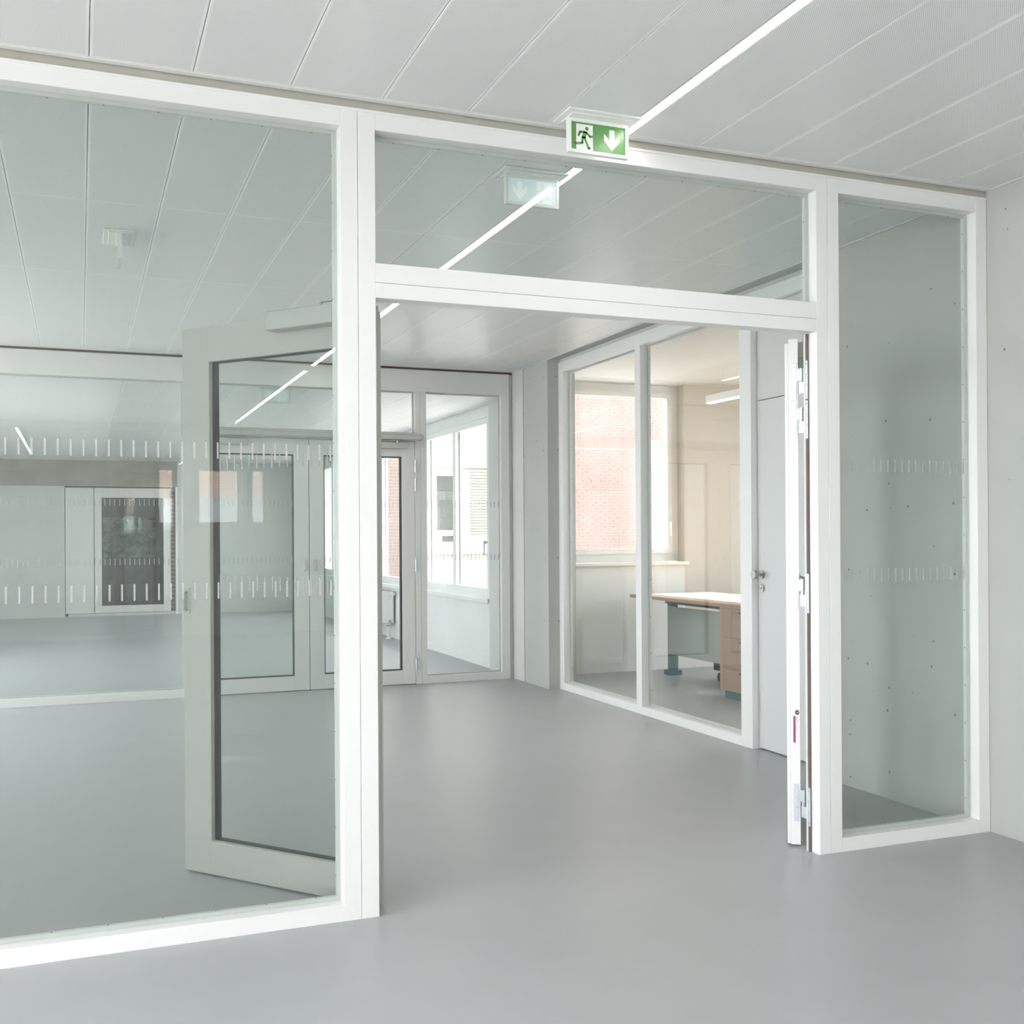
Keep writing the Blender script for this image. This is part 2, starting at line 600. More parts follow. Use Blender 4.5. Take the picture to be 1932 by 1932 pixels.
# far ceiling panels
for k in range(4, 18):
    a = -1.4 + k * 0.303 - 0.0
    b = min(a + 0.303, FWX - 0.012)
    if a > FWX - 0.1:
        continue
    for j in range(7):
        c = 5.56 + j * 1.40
        panel(a + G, b - G, c + G, min(c + 1.40, 15.39) - G, FZ, ceil2)
box('ceiling_sheet', -3.0, -0.19, 5.56, 15.39, FZ, FZ + 0.02, M['ceil'], ceil2)

# ------------------------------------------------------------------ linear lights
def light_strip(y0, y1, z, label, dx=0.0):
    t = empty('linear_ceiling_light', ((LX0 + LX1) / 2 + dx, (y0 + y1) / 2, z))
    tag(t, label, 'light', 'linear ceiling lights')
    h = (y1 - y0) / 2
    w = (LX1 - LX0) / 2
    box('diffuser', -w + 0.003, w - 0.003, -h + 0.004, h - 0.004, 0.001, 0.012, M['lamp'], t)
    boxes('housing', [(-w, -w + 0.003, -h, h, 0.0, 0.026), (w - 0.003, w, -h, h, 0.0, 0.026), (-w + 0.003, w - 0.003, -h, -h + 0.004, 0, 0.026),
                      (-w + 0.003, w - 0.003, h - 0.004, h, 0, 0.026), (-w + 0.003, w - 0.003, -h + 0.004, h - 0.004, 0.013, 0.026)], M['trim'], t)
    return t


light_strip(-2.75, -0.034, ZC, 'bright flush light strip running to the partition in the near ceiling')
light_strip(-5.55, -2.78, ZC, 'flush light strip in the near ceiling, second back from the partition')
light_strip(-10.2, -5.85, ZC, 'flush light strip in the near ceiling, farthest back from the partition')
light_strip(-5.55, -0.2, ZC - 0.027, 'added unseen light strip near the left windows, evening out the hall light', -2.6)  # row added out of view to even out light in the near hall
light_strip(0.30, 5.25, ZC, 'bright flush light strip between the two glazed partitions')

# ------------------------------------------------------------------ front glazed partition
PD = 0.072
GY = 0.050
P1L, P1R, P2L, P2R = 0.2869, 0.4063, 2.1984, 2.3076
ZH, ZB, ZT0, ZT1 = 2.6378, 0.0561, 2.0758, 2.1919
part = empty('glazed_partition', (0, 0, 0))
tag(part, 'white framed glass partition in front with a double door opening', 'partition')


def post(x0, x1, p, y0=0.0, y1=PD, z1=ZF, m=None, z0=0.0):
    xm = (x0 + x1) / 2
    box('post', x0, xm - 0.0007, y0, y1, z0, z1, m or M['white'], p, 0.0012)
    box('post', xm + 0.0007, x1, y0, y1, z0, z1, m or M['white'], p, 0.0012)


post(P1L, P1R, part)
post(P2L, P2R, part)
post(-1.62, -1.50, part)
box('post', 3.02, XC - 0.002, 0, PD, 0, ZF, M['white'], part, 0.0012)
box('post', XL + 0.002, -2.94, 0, PD, 0, ZF, M['white'], part, 0.0012)
bays = [(-2.94, -1.62), (-1.50, P1L), (P2R, 3.02)]
for (a, b) in bays:
    box('head_rail', a, b, 0, PD, ZH, ZF, M['white'], part, 0.0012)
    box('base_rail', a, b, 0, PD, 0, ZB, M['white'], part, 0.0012)
box('head_rail', P1R, P2L, 0, PD, ZH, ZF, M['white'], part, 0.0012)
zm = 2.127
box('transom', P1R, P2L, 0, PD, ZT0, zm - 0.0006, M['white'], part, 0.0012)
box('transom', P1R, P2L, 0, PD, zm + 0.0006, ZT1, M['white'], part, 0.0012)
box('cover_lip', XL + 0.003, XC - 0.003, -0.004, 0.004, ZF - 0.008, ZF + 0.001, M['white'], part)
box('joint_filler', XL + 0.003, XC - 0.003, 0.006, PD - 0.006, ZF, ZC + 0.02, M['filler'], part)
mark_proto = None
bmk = bmesh.new()
add_box(bmk, -0.0027, 0.0027, -0.0004, 0.0004, -0.0258, 0.0258)
mark_mesh = bpy.data.meshes.new('marking')
bmesh.ops.recalc_face_normals(bmk, faces=bmk.faces)
bmk.to_mesh(mark_mesh)
bmk.free()
mark_mesh.materials.append(M['mark'])


def markings(pane, x0, x1, y, zs=(1.104, 1.554), phase=0.0):
    for z in zs:
        x = x0 + phase
        while x < x1:
            o = bpy.data.objects.new('marking', mark_mesh)
            col.objects.link(o)
            o.parent = pane
            o.location = (x, y, z)
            x += 0.0365


def glazing(p, x0, x1, z0, z1, y, mk=None, screws=True):
    """pane, beads on both sides and their screws"""
    g = box('glass_pane', x0 + 0.002, x1 - 0.002, y - 0.004, y + 0.004, z0 + 0.002, z1 - 0.002, M['glass'], p)
    bm = bmesh.new()
    ring(bm, x0, x1, z0, z1, 0.013, y + 0.0045, y + 0.022)
    bd = link('glazing_bead', bm, M['bead'], p)
    if screws:
        bm = bmesh.new()
        yy = y + 0.013
        n = max(2, int((x1 - x0) / 0.16))
        for i in range(n):
            xs = x0 + (i + 0.5) * (x1 - x0) / n
            add_cyl(bm, (xs, yy, z1 - 0.0145), (xs, yy, z1 - 0.0125), 0.0026, 8)
            add_cyl(bm, (xs, yy, z0 + 0.0125), (xs, yy, z0 + 0.0145), 0.0026, 8)
        n = max(2, int((z1 - z0) / 0.16))
        for i in range(n):
            zs = z0 + (i + 0.5) * (z1 - z0) / n
            add_cyl(bm, (x0 + 0.0125, yy, zs), (x0 + 0.0145, yy, zs), 0.0026, 8)
            add_cyl(bm, (x1 - 0.0145, yy, zs), (x1 - 0.0125, yy, zs), 0.0026, 8)
        s = link('bead_screws', bm, M['screw'], bd)
        s['kind'] = 'stuff'
    if mk:
        markings(g, mk[0], mk[1], y - 0.0052, phase=mk[2])
    return g


glazing(part, -2.94, -1.62, ZB, ZH, GY, screws=False)
glazing(part, -1.50, P1L, ZB, ZH, GY, (-0.694 - 0.0365 * 3, P1L - 0.01, 0.0035))
glazing(part, P2R, 3.02, ZB, ZH, GY, (P2R + 0.022, 3.01, 0.0))
glazing(part, P1R, P2L, ZT1, ZH, GY)
# brown seals, lips and hinge plates of the door rebates
for x, s in ((P1R, 1), (P2L, -1)):
    box('smoke_seal', x, x + s * 0.006, 0.051, 0.064, 0.0, ZT0, M['brown'], part)
    box('rebate_lip', x, x + s * 0.011, 0.064, 0.070, 0.0, ZT0, M['white'], part)
HZ = [(1.815, 1.970), (1.656, 1.810), (0.957, 1.114), (0.102, 0.256)]
for x, s in ((P1R, 1), (P2L, -1)):
    for (a, b) in HZ:
        bm = bmesh.new()
        add_box(bm, min(x + s * 0.006, x + s * 0.0095), max(x + s * 0.006, x + s * 0.0095), 0.050, 0.0635, a, b, 0.001)
        for q in range(4):
            zz = a + 0.014 + q * (b - a - 0.028) / 3
            add_cyl(bm, (x + s * 0.0095, 0.057, zz), (x + s * 0.0125, 0.057, zz), 0.004, 10)
        add_box(bm, min(x + s * 0.006, x + s * 0.010), max(x + s * 0.006, x + s * 0.010), 0.0635, 0.104, a + 0.026, a + 0.072)
        link('hinge_plate', bm, M['steel'], part)

# ------------------------------------------------------------------ door leaves of the front partition
LW, LT, LZ0, LZ1 = 0.893, 0.052, 0.008, 2.070


def make_leaf(name, label, hinge, rz, mirror, m_leaf, edge_detail):
    """hinge edge at local x = 0, leaf towards local +x (or -x when mirrored), pull face at y = 0"""
    t = empty(name, (hinge[0], hinge[1], 0), rz)
    tag(t, label, kind='structure')
    s = -1 if mirror else 1

    def bx(nm, x0, x1, y0, y1, z0, z1, m, p=t, bev=0.0012):
        a, b = sorted((s * x0, s * x1))
        return box(nm, a, b, y0, y1, z0, z1, m, p, bev)

    def member(nm, x0, x1, z0, z1, lx0, lx1, lz0, lz1):
        a, b = sorted((s * x0, s * x1))
        c, d = sorted((s * lx0, s * lx1))
        bm = bmesh.new()
        add_box(bm, a, b, -0.038, 0, z0, z1, 0.0004)
        add_box(bm, c, d, -LT, -0.0382, lz0, lz1, 0.0008)
        return link(nm, bm, m_leaf, t)

    S = 0.131
    st = member('stile', 0, S, LZ0, LZ1, 0.0, S, LZ0 + 0.004, LZ1 - 0.018)
    member('stile', LW - S, LW, LZ0, LZ1, LW - S, LW - 0.012, LZ0 + 0.004, LZ1 - 0.018)
    member('top_rail', S, LW - S, 1.942, LZ1, S, LW - S, 1.942, LZ1 - 0.018)
    member('bottom_rail', S, LW - S, LZ0, 0.128, S, LW - S, LZ0 + 0.004, 0.128)
    x0, x1, z0, z1 = S, LW - S, 0.128, 1.942
    a, b = sorted((s * x0, s * x1))
    bm = bmesh.new()
    ring(bm, a, b, z0, z1, 0.006, -0.0185, -0.0005)
    link('glazing_bead', bm, m_leaf, t)
    bm = bmesh.new()
    ring(bm, a, b, z0, z1, 0.0075, -LT + 0.0005, -0.019)
    link('gasket', bm, M['black'], t)
    a2, b2 = a + 0.002, b - 0.002
    g = box('glass_pane', a2, b2, -0.034, -0.026, z0 + 0.002, z1 - 0.002, M['glass'], t)
    markings(g, a + 0.012, b - 0.005, -0.0252)
    # recessed pull on the free stile
    hx = LW - 0.020
    bm = bmesh.new()
    xa, xb = sorted((s * (hx - 0.014), s * (hx + 0.014)))
    ring(bm, xa, xb, 0.985, 1.081, 0.004, 0.0002, 0.004)
    add_box(bm, xa + 0.004, xb - 0.004, 0.0002, 0.0015, 0.989, 1.077)
    h = link('pull_handle', bm, M['closer'], t)
    xg = s * hx
    bm = bmesh.new()
    add_cyl(bm, (xg, 0.003, 1.068), (xg, 0.022, 1.060), 0.0045, 10)
    add_cyl(bm, (xg, 0.003, 0.998), (xg, 0.022, 1.006), 0.0045, 10)
    add_box(bm, xg - 0.006, xg + 0.006, 0.020, 0.026, 1.000, 1.066, 0.001)
    link('grip', bm, M['closer'], h)
    # overhead closer near the hinge
    bx('closer_body', 0.125, 0.425, 0.0005, 0.058, 2.012, 2.078, M['closer'], t, 0.003)
    bm = bmesh.new()
    ca, cb = sorted((s * 0.20, s * 0.02))
    add_cyl(bm, (s * 0.20, 0.03, 2.078), (s * 0.20, 0.03, 2.096), 0.009, 12)
    add_box(bm, ca - 0.012, cb, 0.020, 0.034, 2.092, 2.099, 0.001)
    link('closer_arm', bm, M['closer'], t)
    # hinge leaves and barrels
    for (a_, b_) in HZ:
        bm = bmesh.new()
        zc = (a_ + b_) / 2
        xa, xb = sorted((s * -0.0022, s * -0.0002))
        add_box(bm, xa, xb, -0.026, -0.006, a_ + 0.002, b_ - 0.002, 0.0008)
        for q in range(4):
            zz = a_ + 0.016 + q * (b_ - a_ - 0.032) / 3
            add_cyl(bm, (s * -0.0022, -0.016, zz), (s * -0.0036, -0.016, zz), 0.0045, 10, 0.0035)
        add_box(bm, xa, xb, -0.006, 0.010, zc + 0.006, zc + 0.052)
        add_cyl(bm, (s * -0.008, 0.013, zc - 0.048), (s * -0.008, 0.013, zc + 0.002), 0.0078, 14)
        add_cyl(bm, (s * -0.008, 0.013, zc + 0.003), (s * -0.008, 0.013, zc + 0.055), 0.0078, 14)
        link('hinge', bm, M['steel'], t)
    return t, st


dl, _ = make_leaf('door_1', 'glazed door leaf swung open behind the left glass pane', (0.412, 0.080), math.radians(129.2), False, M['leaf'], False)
dr, st = make_leaf('door_2', 'door leaf folded back edge-on at the right post, showing its hinges', (2.202, 0.128), math.radians(-126.6), True, M['white'], True)
# certification sticker on the hinge edge of the right leaf
stk = box('sticker', 0.0004, 0.0012, -0.030, -0.004, 0.415, 0.560, M['sticker'], dr)
box('magenta_band', 0.0012, 0.0016, -0.027, -0.0175, 0.424, 0.532, M['magenta'], stk)
bm = bmesh.new()
add_cyl(bm, (0.0012, -0.0115, 0.547), (0.0017, -0.0115, 0.547), 0.0085, 24)
for v in bm.verts:
    v.co.z = 0.547 + (v.co.z - 0.547) * 1.15
link('round_logo', bm, M['ink'], stk)
fc = bpy.data.curves.new('logo_letters', 'FONT')
fc.body = 'NF'
fc.size = 0.0095
fc.shear = 0.3
fc.align_x = 'CENTER'
fc.align_y = 'CENTER'
fo = bpy.data.objects.new('logo_letters', fc)
col.objects.link(fo)
dg = bpy.context.evaluated_depsgraph_get()
tm = bpy.data.meshes.new_from_object(fo.evaluated_get(dg))
bpy.data.objects.remove(fo)
tm.materials.clear()
tm.materials.append(M['sticker'])
fo = bpy.data.objects.new('logo_letters', tm)
col.objects.link(fo)
fo.parent = stk
fo.location = (0.0019, -0.0115, 0.547)
fo.rotation_euler = (math.radians(90), math.radians(0), math.radians(90))
boxes('small_print', [(0.0012, 0.0015, -0.0145, -0.0125, 0.512, 0.530), (0.0012, 0.0015, -0.0110, -0.0095, 0.500, 0.530), (0.0012, 0.0015, -0.0140, -0.0130, 0.47, 0.495),
                      (0.0012, 0.0015, -0.0110, -0.0102, 0.46, 0.49)], M['paleink'], stk)


# ------------------------------------------------------------------ exit signs
def stroke(bm, pts, w, y0, y1):
    for (a, b) in zip(pts[:-1], pts[1:]):
        a, b = Vector(a), Vector(b)
        d = (b - a).normalized()
        n = Vector((-d.y, d.x)) * w / 2
        add_prism(bm, [a + n, a - n, b - n, b + n], y0, y1)
    for p in pts:
        c = [(p[0] + w / 2 * math.cos(k * math.pi / 6), p[1] + w / 2 * math.sin(k * math.pi / 6)) for k in range(12)]
        add_prism(bm, c, y0, y1)


def exit_sign(x, y, z, facing, label, w=0.232, h=0.118):
    """printed face towards local -y; facing = rotation about z"""
    t = empty('exit_sign', (x, y, z), facing)
    tag(t, label, 'exit sign', 'ceiling exit signs')
    bm = bmesh.new()
    add_box(bm, -0.14, 0.14, -0.072, 0.072, -0.006, 0.0, 0.002)
    add_box(bm, -0.118, 0.118, -0.05, 0.05, -0.011, -0.006, 0.002)
    link('ceiling_plate', bm, M['signwhite'], t)
    bm = bmesh.new()
    ring(bm, -w / 2, w / 2, -0.011 - h, -0.011, 0.011, -0.010, 0.010)
    link('sign_frame', bm, M['signwhite'], t)
    iw, ih = w - 0.022, h - 0.022
    zt = -0.022

    def P(s_, t_):
        return (-iw / 2 + s_ * iw, zt - t_ * ih)

    pn = box('sign_panel', -iw / 2, iw / 2, -0.0045, 0.0, zt - ih, zt, M['green'], t)
    pb = box('acrylic_back', -iw / 2, iw / 2, 0.0002, 0.005, zt - ih, zt, M['signback'], t)
    for (pa, wm, gm, y0, dy) in ((pn, M['signwhite'], M['green'], -0.0046, -0.0005), (pb, M['signghost'], M['signback'], 0.0051, 0.0005)):
        bm = bmesh.new()
        a, b = P(0.097, 0.06), P(0.403, 1.0)
        add_box(bm, a[0], b[0], min(y0, y0 + dy), max(y0, y0 + dy), b[1], a[1])
        link('door_field', bm, wm, pa)
        bm = bmesh.new()
        add_prism(bm, [P(.707, .13), P(.803, .13), P(.803, .51), P(.90, .288), P(.90, .534), P(.755, .893), P(.608, .534), P(.608, .288), P(.707, .51)], y0, y0 + dy)
        link('arrow', bm, wm, pa)
        bm = bmesh.new()
        y1, y2 = y0 + dy * 1.05, y0 + dy * 1.9
        c = P(.292, .205)
        add_prism(bm, [(c[0] + 0.0068 * math.cos(k * math.pi / 10), c[1] + 0.0068 * math.sin(k * math.pi / 10)) for k in range(20)], y1, y2)
        stroke(bm, [P(.14, .47), P(.168, .345), P(.255, .33)], 0.0078, y1, y2)
        add_prism(bm, [P(.235, .30), P(.30, .33), P(.268, .56), P(.195, .56), P(.205, .45)], y1, y2)
        stroke(bm, [P(.285, .355), P(.345, .475), P(.405, .465)], 0.0070, y1, y2)
        stroke(bm, [P(.245, .53), P(.322, .90), P(.34, .905)], 0.0080, y1, y2)
        stroke(bm, [P(.215, .53), P(.205, .735), P(.075, .79)], 0.0080, y1, y2)
        link('running_figure', bm, gm, pa)
    return t


exit_sign(1.17, -0.135, ZC, 0.0, 'green and white exit sign with running figure and arrow, before the partition')
exit_sign(1.18, 0.485, ZC, math.pi, 'pale back of an exit sign hanging just behind the transom glass')
exit_sign(1.03, 5.72, FZ, math.pi, 'small pale exit sign seen through the transom of the far doors')
exit_sign(-0.337, 2.02, ZC, math.radians(-90), 'exit sign seen from the side at the left edge behind glass')

# ------------------------------------------------------------------ second partition
p2 = empty('glazed_partition', (0, YB, 0))
tag(p2, 'grey white framed glass partition at the back with closed double doors', 'partition')
W2 = M['greywhite']
HB = 2.523
box('head_panel', XL + 0.003, 3.040, 0.002, 0.072, HB, 2.712, W2, p2, 0.0012)
box('joint_filler', XL + 0.003, 3.074, 0.012, 0.07, 2.712, ZC + 0.02, M['brown'], p2)
post(2.167, 2.268, p2, 0.0, 0.070, HB, W2)
post(0.248, 0.349, p2, 0.0, 0.070, HB, W2)
post(-1.70, -1.60, p2, 0.0, 0.070, HB, W2)
box('post', 2.962, 3.040, 0, 0.07, 0, HB, W2, p2, 0.0012)
box('post', 3.041, 3.074, 0.02, 0.06, 0, 2.712, M['concrete2'], p2, 0.0012)
box('post', XL + 0.002, -2.94, 0, 0.07, 0, HB, W2, p2, 0.0012)
for (a, b) in ((-2.94, -1.70), (-1.60, 0.248), (2.268, 2.962)):
    box('base_rail', a, b, 0, 0.07, 0, 0.064, W2, p2, 0.0012)
box('transom', 0.349, 2.167, 0, 0.07, 2.092, 2.160, W2, p2, 0.0012)


def glazing2(x0, x1, z0, z1, mk):
    g = box('glass_pane', x0 + 0.002, x1 - 0.002, 0.032, 0.040, z0 + 0.002, z1 - 0.002, M['glass'], p2)
    bm = bmesh.new()
    ring(bm, x0, x1, z0, z1, 0.012, 0.0405, 0.058)
    link('glazing_bead', bm, M['bead'], p2)
    if mk:
        marks_joined(g, x0, x1, 0.0312)
    return g


def marks_joined(g, x0, x1, y, zs=(1.088, 1.553)):
    for z in zs:
        bm = bmesh.new()
        x = x0 + 0.02
        while x < x1 - 0.01:
            add_box(bm, x - 0.0026, x + 0.0026, y - 0.0005, y + 0.0005, z - 0.026, z + 0.026)
            x += 0.0365
        o = link('marking_row', bm, M['mark'], g)
        o['kind'] = 'stuff'


glazing2(-2.94, -1.70, 0.064, HB, False)
glazing2(-1.60, 0.248, 0.064, HB, True)
glazing2(2.268, 2.962, 0.064, HB, True)
glazing2(0.349, 2.167, 2.160, HB, False)
# door coordinator above the leaves
bm = bmesh.new()
add_box(bm, 0.40, 2.218, -0.075, -0.001, 2.098, 2.146, 0.008)
link('door_coordinator', bm, M['closer'], p2)


def back_leaf(name, label, x0, x1, gx0, gx1, hinge_right):
    t = empty(name, (0, YB, 0))
    tag(t, label, kind='structure')
    y0, y1 = 0.002, 0.060
    box('stile', x0, gx0, y0, y1, 0.006, 2.088, W2, t, 0.0015)
    box('stile', gx1, x1, y0, y1, 0.006, 2.088, W2, t, 0.0015)
    box('top_rail', gx0, gx1, y0, y1, 1.958, 2.088, W2, t, 0.0015)
    box('bottom_rail', gx0, gx1, y0, y1, 0.006, 0.125, W2, t, 0.0015)
    bm = bmesh.new()
    ring(bm, gx0, gx1, 0.125, 1.958, 0.009, y0 + 0.006, y1 - 0.002)
    link('gasket', bm, M['black'], t)
    g = box('glass_pane', gx0 + 0.003, gx1 - 0.003, 0.028, 0.036, 0.128, 1.955, M['glass'], t)
    marks_joined(g, gx0, gx1, 0.0272)
    hx = gx0 - 0.075 if hinge_right else gx1 + 0.085
    hx = x0 + 0.045 if hinge_right else x1 - 0.035
    bm = bmesh.new()
    add_box(bm, hx - 0.012, hx + 0.012, -0.003, 0.0018, 0.992, 1.085, 0.001)
    add_cyl(bm, (hx, -0.002, 1.072), (hx, -0.028, 1.066), 0.005, 10)
    add_cyl(bm, (hx, -0.002, 1.004), (hx, -0.028, 1.010), 0.005, 10)
    add_box(bm, hx - 0.007, hx + 0.007, -0.034, -0.026, 1.004, 1.072, 0.001)
    link('pull_handle', bm, M['steel'], t)
    cx0, cx1 = (1.78, 2.088) if hinge_right else (0.43, 0.738)
    box('closer_body', cx0, cx1, -0.052, 0.0015, 2.024, 2.076, M['closer'], t, 0.003)
    bm = bmesh.new()
    ax = cx1 - 0.085 if hinge_right else cx0 + 0.085
    bx_ = ax - 0.24 if hinge_right else ax + 0.24
    add_cyl(bm, (ax, -0.028, 2.076), (ax, -0.028, 2.092), 0.010, 12)
    add_box(bm, min(ax, bx_), max(ax, bx_), -0.037, -0.020, 2.088, 2.096, 0.001)
    link('closer_arm', bm, M['steel'], t)
    X = x1 + 0.004 if hinge_right else x0 - 0.004
    for (a, b) in ((1.826, 1.934), (1.667, 1.777), (0.974, 1.078), (0.126, 0.228)):
        bm = bmesh.new()
        add_cyl(bm, (X, -0.010, a), (X, -0.010, (a + b) / 2 - 0.0008), 0.009, 12)
        add_cyl(bm, (X, -0.010, (a + b) / 2 + 0.0008), (X, -0.010, b), 0.009, 12)
        link('hinge', bm, M['steel'], t)
    return t


back_leaf('door_3', 'closed glazed door leaf at the back, left of the meeting gap', 0.353, 1.2475, 0.472, 1.124, False)
back_leaf('door_4', 'closed glazed door leaf at the back, right of the meeting gap', 1.2535, 2.1635, 1.373, 2.047, True)

# ------------------------------------------------------------------ office front: glazing and door
og = empty('office_glazing', (XG, 0, 0))
tag(og, 'white framed two-pane glazing of the office on the right', 'partition')
WO = M['white']
FD = 0.085
YG1, YG0 = 4.683, 1.904


def obx(nm, y0, y1, x0, x1, z0, z1, m, p=og, bev=0.0012):
    return box(nm, x0, x1, y0, y1, z0, z1, m, p, bev)


obx('post', 4.600, YG1 - 0.001, 0, FD, 0, 2.7066, WO)
obx('post', 3.267, 3.348, 0, FD, 0, 2.7066, WO)
obx('post', YG0, 2.023, 0, FD, 0, 2.7066, WO)
for (a, b) in ((3.348, 4.600), (2.023, 3.267)):
    obx('head_rail', a, b, 0, FD, 2.622, 2.7066, WO)
    obx('base_rail', a, b, 0, FD, 0, 0.058, WO)
    obx('glass_pane', a + 0.002, b - 0.002, 0.052, 0.060, 0.060, 2.620, M['glass'], bev=0)
    bm = bmesh.new()
    for (ya, yb, za, zb) in ((a, a + 0.013, 0.058, 2.622), (b - 0.013, b, 0.058, 2.622), (a + 0.013, b - 0.013, 0.058, 0.071), (a + 0.013, b - 0.013, 2.609, 2.622)):
        add_box(bm, 0.0605, 0.078, ya, yb, za, zb)
    bd = link('glazing_bead', bm, M['bead'], og)
    bm = bmesh.new()
    for i in range(10):
        zz = 0.17 + i * 0.262
        add_cyl(bm, (0.069, b - 0.0145, zz), (0.069, b - 0.0125, zz), 0.004, 8)
    s = link('bead_screws', bm, M['screw'], bd)
    s['kind'] = 'stuff'
obx('head_rail', 1.002, YG0, 0, FD, 2.622, 2.7066, WO)
obx('post', 1.002, 1.045, 0.0, FD, 0, 2.622, WO)
box('lintel_filler', 0.01, FD, 1.002, YG1 - 0.001, 2.7068, 2.735, M['concrete2'], og)

od = empty('door_5', (3.222, 0, 0))
tag(od, 'flush grey office door with a round knob beside the glazing', kind='structure')
box('leaf', 0, 0.042, 1.048, 1.899, 0.008, 2.064, M['door'], od, 0.0015)
kb = bmesh.new()
add_cyl(kb, (-0.001, 1.858, 1.036), (-0.010, 1.858, 1.036), 0.026, 28)
link('rose', kb, M['nickel'], od, False)
kb = bmesh.new()
add_cyl(kb, (-0.010, 1.858, 1.036), (-0.052, 1.858, 1.036), 0.009, 16)
add_cyl(kb, (-0.046, 1.858, 1.036), (-0.064, 1.858, 1.036), 0.024, 28)
link('knob', kb, M['nickel'], od)
kb = bmesh.new()
add_cyl(kb, (-0.001, 1.858, 0.958), (-0.009, 1.858, 0.958), 0.024, 28)
lk = link('escutcheon', kb, M['nickel'], od)
kb = bmesh.new()
add_cyl(kb, (-0.009, 1.858, 0.963), (-0.012, 1.858, 0.963), 0.009, 16)
add_box(kb, -0.012, -0.009, 1.854, 1.862, 0.943, 0.962)
link('lock_cylinder', kb, M['steel'], lk)
o = box('overdoor_panel', 0.042, 0.084, 1.048, 1.899, 2.068, 2.620, M['door'], og, 0.0015)
box('door_stop', 0.070, FD, YG0 - 0.010, YG0, 0, 2.06, M['brown'], og)

# ------------------------------------------------------------------ windows
def window_unit(name, label, axis, pos, a0, a1, z0, z1, mull, depth=0.07, fw=0.06, m=None, gm=None, sash=True):
    """frame with mullions at the given positions; axis 'x' = wall plane x = pos, 'y' = wall plane y = pos"""
    t = empty(name, (0, 0, 0))
    tag(t, label, kind='structure')
    m = m or M['white']

    def bb(nm, a, b, d0, d1, c, d, mm, p=t, bev=0.0):
        if axis == 'x':
            return box(nm, pos + d0, pos + d1, a, b, c, d, mm, p, bev)
        return box(nm, a, b, pos + d0, pos + d1, c, d, mm, p, bev)

    bb('head', a0, a1, 0, depth, z1 - fw, z1, m)
    bb('cill', a0, a1, 0, depth, z0, z0 + fw, m)
    bb('jamb', a0, a0 + fw, 0, depth, z0 + fw, z1 - fw, m)
    bb('jamb', a1 - fw, a1, 0, depth, z0 + fw, z1 - fw, m)
    for q in mull:
        bb('mullion', q - fw * 0.75, q + fw * 0.75, 0, depth, z0 + fw, z1 - fw, m)
    ed = [a0 + fw * 0.25] + list(mull) + [a1 - fw * 0.25]
    for a, b in zip(ed[:-1], ed[1:]):
        bb('window_pane', a + fw * 0.76, b - fw * 0.76, depth * 0.45, depth * 0.55, z0 + fw + 0.001, z1 - fw - 0.001, gm or M['glassout'])
    return t, bb


nwin = [0]


def wname():
    nwin[0] += 1
    return 'window_%d' % nwin[0]


# ribbon window beyond the second partition
mul = [6.355 + 0.995 * k for k in range(1, 8)]
t, bb = window_unit(wname(), 'white ribbon window above the parapet beyond the second partition', 'x', FWX + 0.015, FW_Y0, FW_Y1, FW_Z0, FW_Z1, mul, 0.075, 0.06)
for q in mul:
    box('gasket', FWX + 0.058, FWX + 0.064, q - 0.052, q - 0.0455, FW_Z0 + 0.06, FW_Z1 - 0.06, M['black'], t)
box('window_handle', FWX - 0.03, FWX + 0.015, FW_Y0 + 0.018, FW_Y0 + 0.042, 1.20, 1.225, M['white'], t)
box('window_handle', FWX - 0.033, FWX - 0.021, FW_Y0 + 0.018, FW_Y0 + 0.042, 1.09, 1.225, M['white'], t)
o = box('trim_2', FWX - 0.07, FWX + 0.014, FW_Y0 - 0.16, 14.35, 0.628, 0.672, M['white'], None, 0.004)
tag(o, 'bright white window sill along the ribbon window', kind='structure')
o = box('wall_pier', FWX - 0.05, FWX - 0.001, 5.62, 6.13, 0, FZ + 0.02, M['concrete2'])
tag(o, 'grey concrete pier at the near end of the ribbon window', kind='structure')

# office window in its niche
t, bb = window_unit(wname(), 'large single-pane office window looking onto brickwork', 'y', OY + 0.13, ONX0, 4.86, 1.02, OZ - 0.002, [], 0.08, 0.075, M['officewhite'])
bm = bmesh.new()
ring(bm, ONX0 + 0.076, 4.784, 1.096, OZ - 0.078, 0.048, OY + 0.105, OY + 0.165)
link('sash', bm, M['officewhite'], t)
bm = bmesh.new()
add_box(bm, 4.745, 4.765, OY + 0.085, OY + 0.105, 1.36, 1.40, 0.002)
add_box(bm, 4.749, 4.761, OY + 0.062, OY + 0.078, 1.26, 1.40, 0.002)
add_cyl(bm, (4.755, OY + 0.09, 1.385), (4.755, OY + 0.07, 1.385), 0.006, 10)
link('window_handle', bm, M['signwhite'], t)
o = box('trim_3', 3.36, 4.885, OY - 0.05, OY + 0.13, 0.987, 1.018, M['officewhite'], None, 0.003)
tag(o, 'pale office window sill catching the sun', kind='structure')
bm = bmesh.new()
add_box(bm, 3.555, 3.600, OY + 0.02, OY + 0.06, 1.019, OZ - 0.001, 0.002)
o = link('trim_4', bm, M['officewhite'])
tag(o, 'slim blind guide rail left of the office window', kind='structure')

